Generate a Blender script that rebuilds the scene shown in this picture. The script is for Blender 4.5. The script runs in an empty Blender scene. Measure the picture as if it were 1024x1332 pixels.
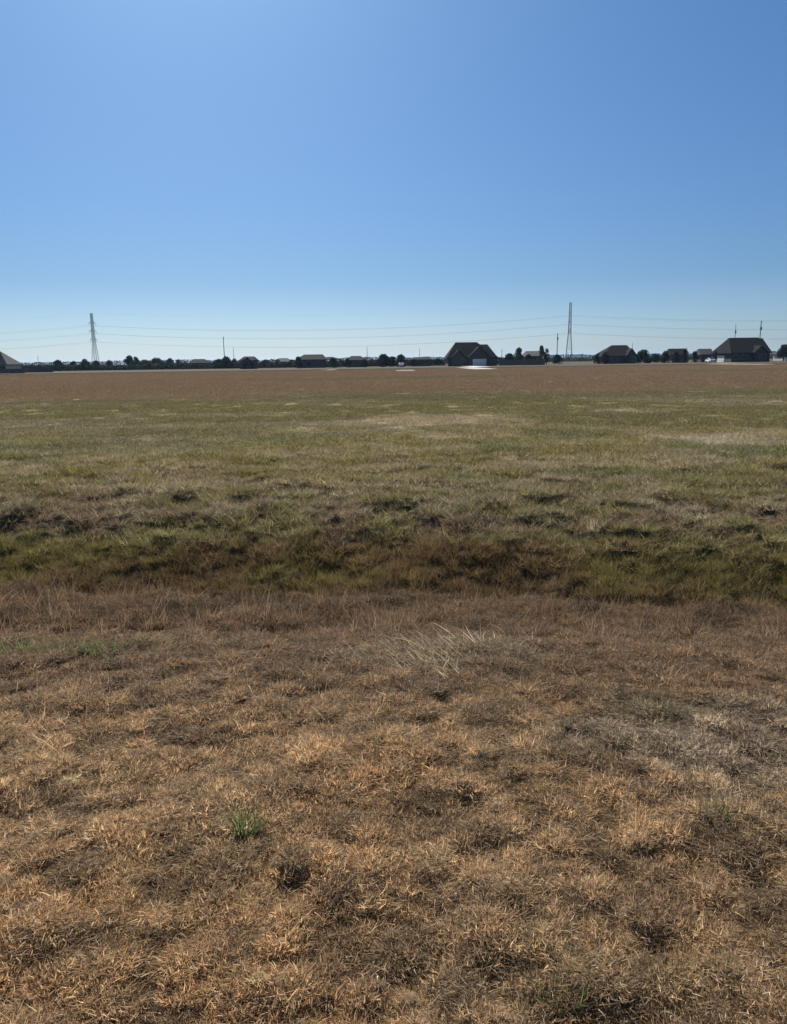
import bpy, math, random
import numpy as np
from mathutils import Vector, Matrix
random.seed(7); rng = np.random.default_rng(11)
R = math.radians
scn = bpy.context.scene
col = scn.collection

# ------------------------------------------------------------------ camera
F = 962.0; W, H = 1024.0, 1332.0
CZ = 1.65; PITCH = 11.5; ROLL = -0.83
cam_d = bpy.data.cameras.new('camera'); cam = bpy.data.objects.new('camera', cam_d); col.objects.link(cam)
cam.matrix_world = Matrix.Translation((0, 0, CZ)) @ Matrix.Rotation(R(90 - PITCH), 4, 'X') @ Matrix.Rotation(R(ROLL), 4, 'Z')
cam_d.sensor_fit = 'VERTICAL'; cam_d.sensor_height = 32.0; cam_d.lens = 32.0 * F / H
cam_d.clip_start = 0.05; cam_d.clip_end = 30000
scn.camera = cam
RM = cam.matrix_world.to_3x3()

def P(px, py, D):                       # point at depth D seen at a photo pixel
    d = RM @ Vector(((px - W / 2) / F, (H / 2 - py) / F, -1))
    return Vector((d.x / d.y * D, D, CZ + d.z / d.y * D))
def hy(px): return 472.2 - 0.0145 * px
def X(px, D): return P(px, hy(px), D).x
HAZE = .00006
FZ = -0.15                              # level of the field

# ------------------------------------------------------------------ noise + terrain
TAB = rng.random(65536)
def vn(x, y, s):
    ix = np.floor(x).astype(np.int64); iy = np.floor(y).astype(np.int64)
    fx = x - ix; fy = y - iy
    fx = fx * fx * (3 - 2 * fx); fy = fy * fy * (3 - 2 * fy)
    def h(a, b): return TAB[((a * 73856093) ^ (b * 19349663) ^ (s * 83492791)) & 65535]
    return (h(ix, iy) * (1 - fx) + h(ix + 1, iy) * fx) * (1 - fy) + (h(ix, iy + 1) * (1 - fx) + h(ix + 1, iy + 1) * fx) * fy
def fbm(x, y, s, o=4):
    t = 0; a = 1; n = 0
    for k in range(o):
        t = t + a * vn(x * 2 ** k + 17.3 * k, y * 2 ** k - 9.1 * k, s + k); n += a; a *= .5
    return t / n
def sm(a, b, v):
    t = np.clip((v - a) / (b - a), 0, 1); return t * t * (3 - 2 * t)
def S(x, y):
    return y + 0.11 * np.clip(x, -60, 60) + (fbm(x * .35, y * .1, 5, 2) - .5) * .55 + (fbm(x * 1.7, y * .3, 6, 2) - .5) * .34
def billow(x, y, s_):
    wx = x + (vn(x * .7, y * .7, s_ + 9) - .5) * .6; wy = y + (vn(x * .7, y * .7, s_ + 8) - .5) * .6
    return ((2 * vn(wx, wy, s_) - 1) ** 2 + .004) ** .4
def lumps(x, y): return .66 * billow(x * 8.2, y * 8.2, 61) + .34 * billow(x * 15, y * 15, 67)
PS = [-60, 0, 2.4, 3.6, 4.6, 5.4, 6.3, 6.62, 6.95, 7.2, 7.6, 8.2, 9.0, 10.2, 14, 30, 1e5]
PH = [0, 0, -.02, -.07, -.20, -.36, -.48, -.53, -.86, -.88, -.71, -.46, -.27, -.17, -.13, FZ, FZ]
_xs = np.linspace(-60, 120, 9001); _h = np.interp(_xs, PS, PH)
_k = np.hanning(17); _k /= _k.sum(); _h = np.convolve(np.pad(_h, 8, mode='edge'), _k, 'valid')
def terrain(x, y):
    x = np.asarray(x, float); y = np.asarray(y, float)
    s = S(x, y)
    z = np.interp(s, _xs, _h)
    near = 1 - sm(9, 16, y)
    z = z - .16 * np.exp(-((s - 5.15) / .16) ** 2) * (1 - sm(-1.6, -.2, x + 1.0 * (fbm(x, y, 15, 2) - .5)))
    z = z + near * ((fbm(x * 3.3, y * 3.3, 21, 3) - .5) * .07 + (lumps(x, y) - .4) * .085)
    bank = sm(6.8, 8, s) * (1 - sm(12, 20, s))
    z = z + bank * (fbm(x * 1.5, y * 2.2, 41, 3) - .5) * .16 + bank * sm(7.9, 8.7, s) * (billow(x * 2.9, y * 2.9, 43) - .4) * .12 + sm(9, 12, y) * (1 - sm(28, 42, y)) * (billow(x * 1.3, y * 1.3, 45) - .4) * .07
    z = z + (1 - sm(45, 60, y)) * (fbm(x * .7, y * .7, 51, 3) - .5) * .10
    return z
def G(px, py):                          # where a photo pixel meets the ground
    d = RM @ Vector(((px - W / 2) / F, (H / 2 - py) / F, -1))
    lo, hi = .5, 300
    for _ in range(50):
        m = (lo + hi) / 2; q = d * (m / d.y)
        if CZ + q.z > float(terrain(q.x, q.y)): lo = m
        else: hi = m
    q = d * (lo / d.y); return Vector((q.x, q.y, float(terrain(q.x, q.y))))

# ------------------------------------------------------------------ colour of the vegetation (albedo)
def mixc(a, b, t): t = np.asarray(t)[..., None]; return a * (1 - t) + np.array(b) * t
def blob(x, y, cx, cy, rx, ry):
    n = fbm(x / rx * 2.2, y / ry * 2.2, 77, 3) - .5
    return 1 - sm(.45, 1.15, np.sqrt(((x - cx) / rx) ** 2 + ((y - cy) / ry) ** 2) + n * 1.1)
def veg(x, y):
    x = np.asarray(x, float); y = np.asarray(y, float); s = S(x, y)
    n1 = fbm(x * 1.1, y * 1.1, 101, 4); n2 = fbm(x * 3.1, y * 3.1, 111, 3); n3 = fbm(x * .45, y * .45, 121, 3)
    c = np.broadcast_to(np.array([.70, .47, .255]), x.shape + (3,)).copy()
    c = mixc(c, [.48, .39, .26], sm(.5, .66, n1) * .3)                   # greyer straw
    c = mixc(c, [.42, .255, .13], sm(.53, .72, n2) * .2)                   # rust
    c = mixc(c, [.54, .45, .33], blob(x, y, 1.45, 3.05, .95, .5) * .8)   # bleached patch at right
    c = mixc(c, [.20, .20, .08], sm(.62, .72, fbm(x * 2.3, y * 2.3, 131, 3)) * .15)
    # near lip of the ditch
    c = mixc(c, [.29, .195, .12], sm(2.8, 4.2, s) * .85)
    dk = sm(.54, .64, fbm(x * 8.5, y * 8.5, 107, 3)) * (.55 + .3 * sm(3, 4.5, s))
    c = mixc(c, [.20, .14, .09], dk)
    c = mixc(c, [.13, .16, .055], blob(x, y, 1.25, 3.4, .45, .18) * .3)
    c = mixc(c, [.16, .20, .08], blob(x, y, -2.1, 4.55, 1.0, .18) * .3)
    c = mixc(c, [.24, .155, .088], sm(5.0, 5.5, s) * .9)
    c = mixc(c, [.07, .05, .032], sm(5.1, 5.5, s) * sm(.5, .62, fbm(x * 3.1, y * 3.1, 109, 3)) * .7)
    c = mixc(c, [.36, .29, .19], blob(x, y, .35, 4.45, .75, .45) * .8)                   # rusty weeds
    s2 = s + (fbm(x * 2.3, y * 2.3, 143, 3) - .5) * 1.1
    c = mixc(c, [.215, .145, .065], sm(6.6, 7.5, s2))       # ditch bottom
    c = mixc(c, [.22, .185, .06], sm(7.1, 7.9, s2) * sm(.35, .6, fbm(x * .8, y * .8, 141, 3)))
    b = sm(8.05, 8.5, s + (n2 - .5) * .6)
    bank = mixc(np.broadcast_to(np.array([.22, .195, .08]), x.shape + (3,)), [.23, .17, .10], sm(.46, .66, fbm(x * 1.6, y * 1.6, 151, 3)))
    bank = mixc(bank, [.34, .29, .18], sm(.55, .7, fbm(x * 1.9, y * 2.6, 161, 3)) * sm(8.6, 9.6, s))
    c = c * (1 - b[..., None]) + bank * b[..., None]
    fld = mixc(np.broadcast_to(np.array([.235, .20, .07]), x.shape + (3,)), [.335, .27, .15], sm(.48, .66, fbm(x * .8, y * 1.2, 171, 4)))
    fld = mixc(fld, [.135, .155, .055], sm(.5, .62, n3) * .7)
    f = sm(9.8, 12.5, s + (n1 - .5) * 3)
    c = c * (1 - f[..., None]) + fld * f[..., None]
    g = sm(16, 22, y + (n3 - .5) * 8)
    gr = mixc(np.broadcast_to(np.array([.165, .148, .058]), x.shape + (3,)), [.23, .20, .115], sm(.45, .68, fbm(x * .22, y * .5, 181, 4)))
    gr = mixc(gr, [.12, .12, .052], sm(29, 39, y) * .6)
    c = c * (1 - g[..., None]) + gr * g[..., None]
    c = mixc(c, [.37, .30, .195], blob(x, y, 1.5, 23, 3.6, 2.8) * .85)
    c = mixc(c, [.43, .36, .25], blob(x, y, 7.2, 16.3, 1.9, 1.3) * .9)
    c = mixc(c, [.36, .30, .185], sm(.52, .62, fbm(x * .9, y * 2.4, 231, 3)) * sm(9.3, 10.2, y) * (1 - sm(13, 19, y)) * .7)
    k = sm(-9, 9, y - 44 + (fbm(x * .08, y * .02, 191, 3) - .5) * 22)
    br = mixc(np.broadcast_to(np.array([.215, .150, .092]), x.shape + (3,)), [.225, .155, .09], sm(.4, .65, fbm(x * .03, y * .09, 201, 4)))
    br = mixc(br, [.165, .14, .078], sm(.55, .68, fbm(x * .02 + 5, y * .06, 211, 3)) * .8)
    c = c * (1 - k[..., None]) + br * k[..., None]
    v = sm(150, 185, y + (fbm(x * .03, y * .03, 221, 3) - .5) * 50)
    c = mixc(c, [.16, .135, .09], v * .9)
    c = mixc(c, [.080, .066, .047], sm(184, 194, y))  # bare far ground: self-shadow of the missing blades painted as darker colour
    return c

# ------------------------------------------------------------------ object helpers
def tag(o, label=None, cat=None, group=None, kind=None):
    if label: o['label'] = label
    if cat: o['category'] = cat
    if group: o['group'] = group
    if kind: o['kind'] = kind
    return o
def empty(name, loc, rz=0):
    o = bpy.data.objects.new(name, None); col.objects.link(o); o.location = loc; o.rotation_euler = (0, 0, rz)
    o.empty_display_size = .3; return o
class MB:
    def __init__(s): s.v = []; s.f = []
    def add(s, vs, fs):
        n = len(s.v); s.v += [tuple(v) for v in vs]; s.f += [tuple(i + n for i in f) for f in fs]
    def box(s, a, b):
        x0, y0, z0 = a; x1, y1, z1 = b
        s.add([(x0, y0, z0), (x1, y0, z0), (x1, y1, z0), (x0, y1, z0), (x0, y0, z1), (x1, y0, z1), (x1, y1, z1), (x0, y1, z1)],
              [(0, 3, 2, 1), (4, 5, 6, 7), (0, 1, 5, 4), (1, 2, 6, 5), (2, 3, 7, 6), (3, 0, 4, 7)])
    def bar(s, p, q, r, n=6, r2=None):
        p = Vector(p); q = Vector(q); r2 = r if r2 is None else r2
        d = (q - p).normalized(); u = d.orthogonal().normalized(); w = d.cross(u)
        vs = [p + (u * math.cos(2 * math.pi * i / n) + w * math.sin(2 * math.pi * i / n)) * r for i in range(n)]
        vs += [q + (u * math.cos(2 * math.pi * i / n) + w * math.sin(2 * math.pi * i / n)) * r2 for i in range(n)]
        s.add(vs, [(i, (i + 1) % n, n + (i + 1) % n, n + i) for i in range(n)] + [tuple(range(n))[::-1], tuple(range(n, 2 * n))])
    def tube(s, pts, r, n=5):
        pts = [Vector(p) for p in pts]; base = len(s.v); m = len(pts)
        for i, p in enumerate(pts):
            d = (pts[min(i + 1, m - 1)] - pts[max(i - 1, 0)]).normalized()
            u = d.cross(Vector((0, 0, 1))); u = u.normalized() if u.length > 1e-4 else Vector((1, 0, 0)); w = d.cross(u)
            rr = r[i] if isinstance(r, (list, tuple)) else r
            for k in range(n): s.v.append(tuple(p + (u * math.cos(2 * math.pi * k / n) + w * math.sin(2 * math.pi * k / n)) * rr))
        for i in range(m - 1):
            for k in range(n):
                a = base + i * n + k; b = base + i * n + (k + 1) % n; s.f.append((a, b, b + n, a + n))
    def build(s, name, mat, parent=None, smooth=False):
        me = bpy.data.meshes.new(name); me.from_pydata(s.v, [], s.f); me.update()
        if mat: me.materials.append(mat)
        if smooth: me.polygons.foreach_set('use_smooth', [True] * len(me.polygons))
        o = bpy.data.objects.new(name, me); col.objects.link(o)
        if parent: o.parent = parent
        return o
def copy_tree(o, parent=None):
    c = o.copy(); col.objects.link(c); c.parent = parent
    for ch in list(o.children): copy_tree(ch, c)
    return c

# ------------------------------------------------------------------ materials
def mat(name, base, rough=.8, var=.15, scale=3, spec=.3, metal=0, bump=0, bscale=20):
    m = bpy.data.materials.new(name); m.use_nodes = True; nt = m.node_tree; N = nt.nodes; L = nt.links
    b = N['Principled BSDF']; b.inputs['Roughness'].default_value = rough; b.inputs['Metallic'].default_value = metal
    b.inputs['Specular IOR Level'].default_value = spec
    tc = N.new('ShaderNodeTexCoord'); no = N.new('ShaderNodeTexNoise'); no.inputs['Scale'].default_value = scale; no.inputs['Detail'].default_value = 5
    L.new(tc.outputs['Object'], no.inputs['Vector'])
    mx = N.new('ShaderNodeMix'); mx.data_type = 'RGBA'
    mx.inputs[6].default_value = tuple(c * (1 - var) for c in base) + (1,); mx.inputs[7].default_value = tuple(min(1, c * (1 + var)) for c in base) + (1,)
    L.new(no.outputs[0], mx.inputs[0]); L.new(mx.outputs[2], b.inputs['Base Color'])
    if bump:
        n2 = N.new('ShaderNodeTexNoise'); n2.inputs['Scale'].default_value = bscale; L.new(tc.outputs['Object'], n2.inputs['Vector'])
        bp = N.new('ShaderNodeBump'); bp.inputs['Strength'].default_value = bump; L.new(n2.outputs[0], bp.inputs['Height']); L.new(bp.outputs[0], b.inputs['Normal'])
    return m
def brick_mat(name, c1, c2):
    m = mat(name, c1, .85, .1, 2); nt = m.node_tree; N = nt.nodes; L = nt.links; b = N['Principled BSDF']
    br = N.new('ShaderNodeTexBrick'); br.inputs['Scale'].default_value = 4
    br.inputs['Color1'].default_value = (*c1, 1); br.inputs['Color2'].default_value = (*c2, 1); br.inputs['Mortar'].default_value = (.11, .105, .1, 1)
    tc = N.new('ShaderNodeTexCoord'); mp = N.new('ShaderNodeMapping'); mp.inputs['Rotation'].default_value = (R(90), 0, 0)
    L.new(tc.outputs['Object'], mp.inputs[0]); L.new(mp.outputs[0], br.inputs[0]); L.new(br.outputs[0], b.inputs['Base Color']); return m
M = dict(
    brick=brick_mat('brick', (.075, .052, .045), (.055, .04, .036)), greybrick=brick_mat('grey_brick', (.09, .085, .08), (.07, .065, .065)),
    cream=mat('cream_siding', (.52, .49, .43), .8), shingle=mat('dark_shingle', (.012, .012, .014), .95, .3, 6, spec=.05, bump=.3),
    greyshingle=mat('grey_shingle', (.06, .062, .066), .9, .25, 6, spec=.1, bump=.3), white=mat('white_paint', (.78, .78, .76), .5, .04),
    trim=mat('trim_paint', (.2, .19, .18), .6, .05), glass=mat('window_glass', (.02, .024, .03), .25, .1, spec=.3),
    concrete=mat('concrete', (.55, .53, .48), .9, .08, .4, spec=.05), dullconcrete=mat('dull_concrete', (.24, .22, .19), .9, .12, .4, spec=.05), asphalt=mat('road_concrete', (.085, .08, .068), 1, .12, .3, spec=0),
    wood=mat('fence_wood', (.13, .10, .08), .9, .3, 2), greywood=mat('weathered_wood', (.16, .14, .13), .9, .25, 2),
    polewood=mat('pole_wood', (.12, .10, .085), .9, .2, 3), steel=mat('galvanised_steel', (.11, .12, .13), .7, .1, spec=.4),
    wire=mat('conductor', (.16, .17, .18), .6, .05), ceramic=mat('insulator', (.20, .17, .15), .3, .05),
    rubber=mat('rubber', (.02, .02, .02), .8, .1), carwhite=mat('car_paint', (.8, .8, .8), .25, .02, spec=.6), bark=mat('bark', (.11, .085, .065), .95, .3, 6),
    lamp=mat('lamp_lens', (.5, .1, .08), .2, .05), door=mat('door_paint', (.10, .06, .05), .6, .1))

def leaf_mat(name, c, var=.5):
    m = bpy.data.materials.new(name); m.use_nodes = True; nt = m.node_tree; N = nt.nodes; L = nt.links
    b = N['Principled BSDF']; b.inputs['Roughness'].default_value = .8; b.inputs['Specular IOR Level'].default_value = .05
    g = N.new('ShaderNodeNewGeometry'); mx = N.new('ShaderNodeMix'); mx.data_type = 'RGBA'
    mx.inputs[6].default_value = tuple(k * (1 - var) for k in c) + (1,); mx.inputs[7].default_value = tuple(k * (1 + var) for k in c) + (1,)
    L.new(g.outputs['Random Per Island'], mx.inputs[0]); L.new(mx.outputs[2], b.inputs['Base Color'])
    t = N.new('ShaderNodeBsdfTranslucent'); L.new(mx.outputs[2], t.inputs[0])
    ms = N.new('ShaderNodeMixShader'); ms.inputs[0].default_value = .12; L.new(b.outputs[0], ms.inputs[1]); L.new(t.outputs[0], ms.inputs[2])
    L.new(ms.outputs[0], N['Material Output'].inputs[0]); return m
M['leaf'] = leaf_mat('dark_foliage', (.045, .055, .028)); M['leaf2'] = leaf_mat('grey_green_foliage', (.075, .08, .05)); M['farleaf'] = leaf_mat('far_foliage', (.03, .036, .03))

def blade_mat(name, trans=.35, inst=True, fixed=None, spread=.6, pale=.16):
    m = bpy.data.materials.new(name); m.use_nodes = True; nt = m.node_tree; N = nt.nodes; L = nt.links
    b = N['Principled BSDF']; b.inputs['Roughness'].default_value = .6; b.inputs['Specular IOR Level'].default_value = .12
    if inst:
        a = N.new('ShaderNodeAttribute'); a.attribute_type = 'INSTANCER'; a.attribute_name = 'gcol'; src = a.outputs['Color']
    else:
        rgb = N.new('ShaderNodeRGB'); rgb.outputs[0].default_value = (*fixed, 1); src = rgb.outputs[0]
    r = N.new('ShaderNodeAttribute'); r.attribute_name = 'bl'
    mr = N.new('ShaderNodeMapRange'); mr.inputs[3].default_value = 1 - spread; mr.inputs[4].default_value = 1 + spread; L.new(r.outputs['Fac'], mr.inputs[0])
    vm = N.new('ShaderNodeVectorMath'); vm.operation = 'SCALE'; L.new(src, vm.inputs[0]); L.new(mr.outputs[0], vm.inputs['Scale'])
    r2 = N.new('ShaderNodeAttribute'); r2.attribute_name = 'bm'
    st = N.new('ShaderNodeMapRange'); st.inputs[1].default_value = 1 - pale; st.inputs[2].default_value = 1.0; st.inputs[4].default_value = .75; L.new(r2.outputs['Fac'], st.inputs[0])
    mx = N.new('ShaderNodeMix'); mx.data_type = 'RGBA'; L.new(st.outputs[0], mx.inputs[0]); L.new(vm.outputs[0], mx.inputs[6]); mx.inputs[7].default_value = (.56, .47, .33, 1)
    L.new(mx.outputs[2], b.inputs['Base Color'])
    t = N.new('ShaderNodeBsdfTranslucent'); L.new(mx.outputs[2], t.inputs[0])
    ms = N.new('ShaderNodeMixShader'); ms.inputs[0].default_value = trans; L.new(b.outputs[0], ms.inputs[1]); L.new(t.outputs[0], ms.inputs[2])
    L.new(ms.outputs[0], N['Material Output'].inputs[0]); return m
M['blade'] = blade_mat('grass_blade'); M['blade_far'] = blade_mat('grass_blade_far', .3, spread=.35, pale=.1)

# ------------------------------------------------------------------ ground sheet
def grid():
    ys = list(np.arange(-8, .5, .5)) + list(np.arange(.5, 4.6, .02)) + list(np.arange(4.6, 12, .035)); st = .035
    while ys[-1] < 9000: st *= 1.022; ys.append(ys[-1] + st)
    ys = [-400, -100, -30] + ys
    xs = list(np.arange(0, 3.0, .02)) + list(np.arange(3.0, 5, .035)); st = .035
    while xs[-1] < 9000: st *= 1.055; xs.append(xs[-1] + st)
    xs = np.array(xs); xs = np.concatenate([-xs[:0:-1], xs]); ys = np.array(ys)
    XX, YY = np.meshgrid(xs, ys); ZZ = terrain(XX, YY)
    nx, ny = len(xs), len(ys); global GX, GY, GZ; GX, GY, GZ = xs, ys, ZZ
    v = np.stack([XX, YY, ZZ], -1).reshape(-1, 3)
    i = (np.arange(ny - 1)[:, None] * nx + np.arange(nx - 1)[None, :]).ravel()
    f = np.stack([i, i + 1, i + nx + 1, i + nx], -1)
    me = bpy.data.meshes.new('ground'); me.vertices.add(len(v)); me.vertices.foreach_set('co', v.ravel())
    me.loops.add(f.size); me.loops.foreach_set('vertex_index', f.ravel()); me.polygons.add(len(f))
    me.polygons.foreach_set('loop_start', np.arange(len(f)) * 4); me.polygons.foreach_set('loop_total', np.full(len(f), 4)); me.update()
    me.polygons.foreach_set('use_smooth', np.ones(len(f), bool))
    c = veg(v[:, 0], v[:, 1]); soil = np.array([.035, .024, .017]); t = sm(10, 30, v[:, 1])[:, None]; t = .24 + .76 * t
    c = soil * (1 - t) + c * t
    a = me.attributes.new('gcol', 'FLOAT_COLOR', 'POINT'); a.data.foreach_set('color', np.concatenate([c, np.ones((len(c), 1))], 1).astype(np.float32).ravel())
    m = bpy.data.materials.new('ground_thatch'); m.use_nodes = True; nt = m.node_tree; N = nt.nodes; L = nt.links; b = N['Principled BSDF']
    b.inputs['Roughness'].default_value = 1; b.inputs['Specular IOR Level'].default_value = .05
    at = N.new('ShaderNodeAttribute'); at.attribute_name = 'gcol'; ge = N.new('ShaderNodeNewGeometry')
    outs = []
    for sc, lo, hi in ((.35, .8, 1.2), (3.0, .75, 1.25), (28, .6, 1.4)):
        no = N.new('ShaderNodeTexNoise'); no.inputs['Scale'].default_value = sc; no.inputs['Detail'].default_value = 6; L.new(ge.outputs['Position'], no.inputs[0])
        mr = N.new('ShaderNodeMapRange'); mr.inputs[1].default_value = .3; mr.inputs[2].default_value = .7; mr.inputs[3].default_value = lo; mr.inputs[4].default_value = hi; L.new(no.outputs[0], mr.inputs[0]); outs.append(mr.outputs[0])
    src = at.outputs['Color']
    for o_ in outs:
        vm = N.new('ShaderNodeVectorMath'); vm.operation = 'SCALE'; L.new(src, vm.inputs[0]); L.new(o_, vm.inputs['Scale']); src = vm.outputs[0]
    L.new(src, b.inputs['Base Color'])
    bp = N.new('ShaderNodeBump'); bp.inputs['Strength'].default_value = .35; bp.inputs['Distance'].default_value = .02; L.new(outs[2], bp.inputs['Height']); L.new(bp.outputs[0], b.inputs['Normal'])
    me.materials.append(m)
    o = bpy.data.objects.new('ground', me); col.objects.link(o); tag(o, kind='structure')
grid()
def ground_z(x, y):                     # height of the ground sheet itself (bilinear)
    i = np.clip(np.searchsorted(GX, x) - 1, 0, len(GX) - 2); j = np.clip(np.searchsorted(GY, y) - 1, 0, len(GY) - 2)
    u = (x - GX[i]) / (GX[i + 1] - GX[i]); v = (y - GY[j]) / (GY[j + 1] - GY[j])
    return (GZ[j, i] * (1 - u) + GZ[j, i + 1] * u) * (1 - v) + (GZ[j + 1, i] * (1 - u) + GZ[j + 1, i + 1] * u) * v

# ------------------------------------------------------------------ grass clumps
def clump_mesh(name, m, n, rad, L0, L1, wid, lean0, lean1, curl, seg=3, bias=None, seed=0):
    g = np.random.default_rng(seed)
    V = []; Fc = []; bl = []; bm = []; up = np.array([0, 0, 1.])
    for i in range(n):
        a = g.uniform(0, 2 * math.pi); r = rad * math.sqrt(g.random()); p = np.array([r * math.cos(a), r * math.sin(a), -.004])
        az = a + g.normal(0, 1.1) if bias is None else bias + g.normal(0, .8)
        le = g.uniform(lean0, lean1); ln = g.uniform(L0, L1); w = wid * g.uniform(.6, 1.3); cu = g.uniform(-.3, 1) * curl; sw = g.normal(0, .5) * curl
        fa = g.uniform(0, math.pi); b0 = g.random(); b1 = g.random(); base = len(V)
        for k in range(seg + 1):
            d = np.array([math.sin(le) * math.cos(az), math.sin(le) * math.sin(az), math.cos(le)])
            side = np.cross(d, up); side /= np.linalg.norm(side) + 1e-6; s2 = np.cross(d, side)
            sd = side * math.cos(fa) + s2 * math.sin(fa)
            ww = w * (1 - (k / seg) ** 1.6) * .5
            if k < seg: V += [p - sd * ww, p + sd * ww]; bl += [b0] * 2; bm += [b1] * 2
            else: V.append(p); bl.append(b0); bm.append(b1)
            p = p + d * ln / seg; le += cu / seg; az += sw / seg
        for k in range(seg - 1): q = base + 2 * k; Fc.append((q, q + 1, q + 3, q + 2))
        q = base + 2 * (seg - 1); Fc.append((q, q + 1, q + 2))
    me = bpy.data.meshes.new(name); me.from_pydata([tuple(v) for v in V], [], Fc); me.materials.append(m)
    for nm, arr in (('bl', bl), ('bm', bm)):
        at = me.attributes.new(nm, 'FLOAT', 'POINT'); at.data.foreach_set('value', np.array(arr, np.float32))
    return me

def scatter(name, pts, scale, idx, colr, rot, meshes, label, cat, tiltv=None):
    lib = bpy.data.collections.new(name + '_clumps')
    for k, me in enumerate(meshes):
        o = bpy.data.objects.new('%s_clump_%02d' % (name, k), me); lib.objects.link(o)
    me = bpy.data.meshes.new(name); me.vertices.add(len(pts)); me.vertices.foreach_set('co', np.asarray(pts, np.float32).ravel())
    def at(nm, ty, key, arr): a = me.attributes.new(nm, ty, 'POINT'); a.data.foreach_set(key, arr)
    at('gcol', 'FLOAT_COLOR', 'color', np.concatenate([colr, np.ones((len(colr), 1))], 1).astype(np.float32).ravel())
    at('sc', 'FLOAT', 'value', np.asarray(scale, np.float32)); at('ix', 'INT', 'value', np.asarray(idx, np.int32))
    rv = np.zeros((len(pts), 3), np.float32); rv[:, 2] = rot
    if tiltv is not None: rv[:, 0] = tiltv
    at('rv', 'FLOAT_VECTOR', 'vector', rv.ravel())
    o = bpy.data.objects.new(name, me); col.objects.link(o)
    ng = bpy.data.node_groups.new(name, 'GeometryNodeTree')
    ng.interface.new_socket('Geometry', in_out='INPUT', socket_type='NodeSocketGeometry'); ng.interface.new_socket('Geometry', in_out='OUTPUT', socket_type='NodeSocketGeometry')
    N = ng.nodes; L = ng.links; gi = N.new('NodeGroupInput'); go = N.new('NodeGroupOutput')
    ci = N.new('GeometryNodeCollectionInfo'); ci.inputs[0].default_value = lib; ci.inputs['Separate Children'].default_value = True; ci.inputs['Reset Children'].default_value = True
    ip = N.new('GeometryNodeInstanceOnPoints'); ip.inputs['Pick Instance'].default_value = True
    def na(nm, ty): a = N.new('GeometryNodeInputNamedAttribute'); a.data_type = ty; a.inputs[0].default_value = nm; return a.outputs[0]
    e2r = N.new('FunctionNodeEulerToRotation'); L.new(na('rv', 'FLOAT_VECTOR'), e2r.inputs[0])
    L.new(gi.outputs[0], ip.inputs['Points']); L.new(ci.outputs[0], ip.inputs['Instance']); L.new(na('ix', 'INT'), ip.inputs['Instance Index'])
    L.new(e2r.outputs[0], ip.inputs['Rotation']); L.new(na('sc', 'FLOAT'), ip.inputs['Scale']); L.new(ip.outputs[0], go.inputs[0])
    md = o.modifiers.new('scatter', 'NODES'); md.node_group = ng
    tag(o, label, cat, kind='stuff'); return o

def rnd_pts(n_per, y0, y1, slope=.58, marg=1.6, fall=0):
    """uniform points in the widening strip in front of the camera"""
    ymax = slope * y1 + marg; A = (y1 - y0) * 2 * ymax; n = int(A * n_per)
    x = rng.uniform(-ymax, ymax, n); y = rng.uniform(y0, y1, n); k = np.abs(x) < slope * y + marg
    if fall: k &= rng.random(n) < (y0 / y) ** fall
    return x[k], y[k]
def do_scatter(name, x, y, meshes, sc0, sc1, label, cat, hue=.1, fixedrot=None, lift=0, scf=None, mul=1):
    z = ground_z(x, y) + lift; n = len(x)
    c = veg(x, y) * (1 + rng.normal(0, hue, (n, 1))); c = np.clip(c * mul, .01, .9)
    rot = rng.uniform(0, 2 * math.pi, n) if fixedrot is None else fixedrot + rng.normal(0, .5, n)
    sc = rng.uniform(sc0, sc1, n) * (1 if scf is None else scf(x, y))
    scatter(name, np.stack([x, y, z], -1), sc, rng.integers(0, len(meshes), n), c, rot, meshes, label, cat); print(name, n)

# 1 short curly dormant turf at the feet
turf = [clump_mesh('turf', M['blade'], 40, .024, .008, .030, .0023, .05, 1.35, 1.9, 3, seed=k) for k in range(8)]
x, y = rnd_pts(4200, .7, 7.4); s = S(x, y)
e_ = .006; gx = (terrain(x + e_, y) - terrain(x - e_, y)) / (2 * e_); gy = (terrain(x, y + e_) - terrain(x, y - e_)) / (2 * e_)
dens = np.minimum(1, (.72 + .28 * sm(.12, .34, lumps(x, y))) * .62 * np.sqrt(1 + 2.0 * (gx ** 2 + gy ** 2))); k = (rng.random(len(x)) < dens) & (s < 6.8)
x, y = x[k], y[k]
do_scatter('dry_turf', x, y, turf, .5, 1.45, 'short curly dormant brown turf covering the near ground in the foreground', 'grass', .30, scf=lambda a, b: .78 + .62 * sm(.34, .60, fbm(a * 12, b * 12, 303, 2)))
that = [clump_mesh('thatch', M['blade'], 60, .06, .02, .05, .0026, 1.2, 1.62, .5, 3, seed=160 + k) for k in range(6)]
x, y = rnd_pts(620, .7, 7.2); s = S(x, y); k = (s < 6.7); x, y = x[k], y[k]
do_scatter('dead_thatch', x, y, that, .7, 1.2, 'flattened darker dead thatch lying under the short brown turf in the foreground', 'thatch', .22, lift=.008, mul=.50)
# 2 straw and weeds down the near slope of the ditch
straw = [clump_mesh('straw', M['blade'], 40, .07, .035, .12, .0030, .3, 1.45, 1.4, 4, seed=20 + k) for k in range(6)]
x, y = rnd_pts(170, 2.3, 7.6); s = S(x, y)
k = (rng.random(len(x)) < sm(2.8, 4.4, s + (fbm(x * 1.5, y * 1.5, 311, 3) - .5) * 2.6) * (.06 + .64 * sm(.40, .55, fbm(x * 3, y * 3, 312, 3)) + .3 * sm(4.6, 5.1, s))) & (s < 6.75)
do_scatter('ditch_edge_straw', x[k], y[k], straw, .6, 1.25, 'longer brown straw and dead weeds sloping down into the near side of the ditch', 'grass', .2)
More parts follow.
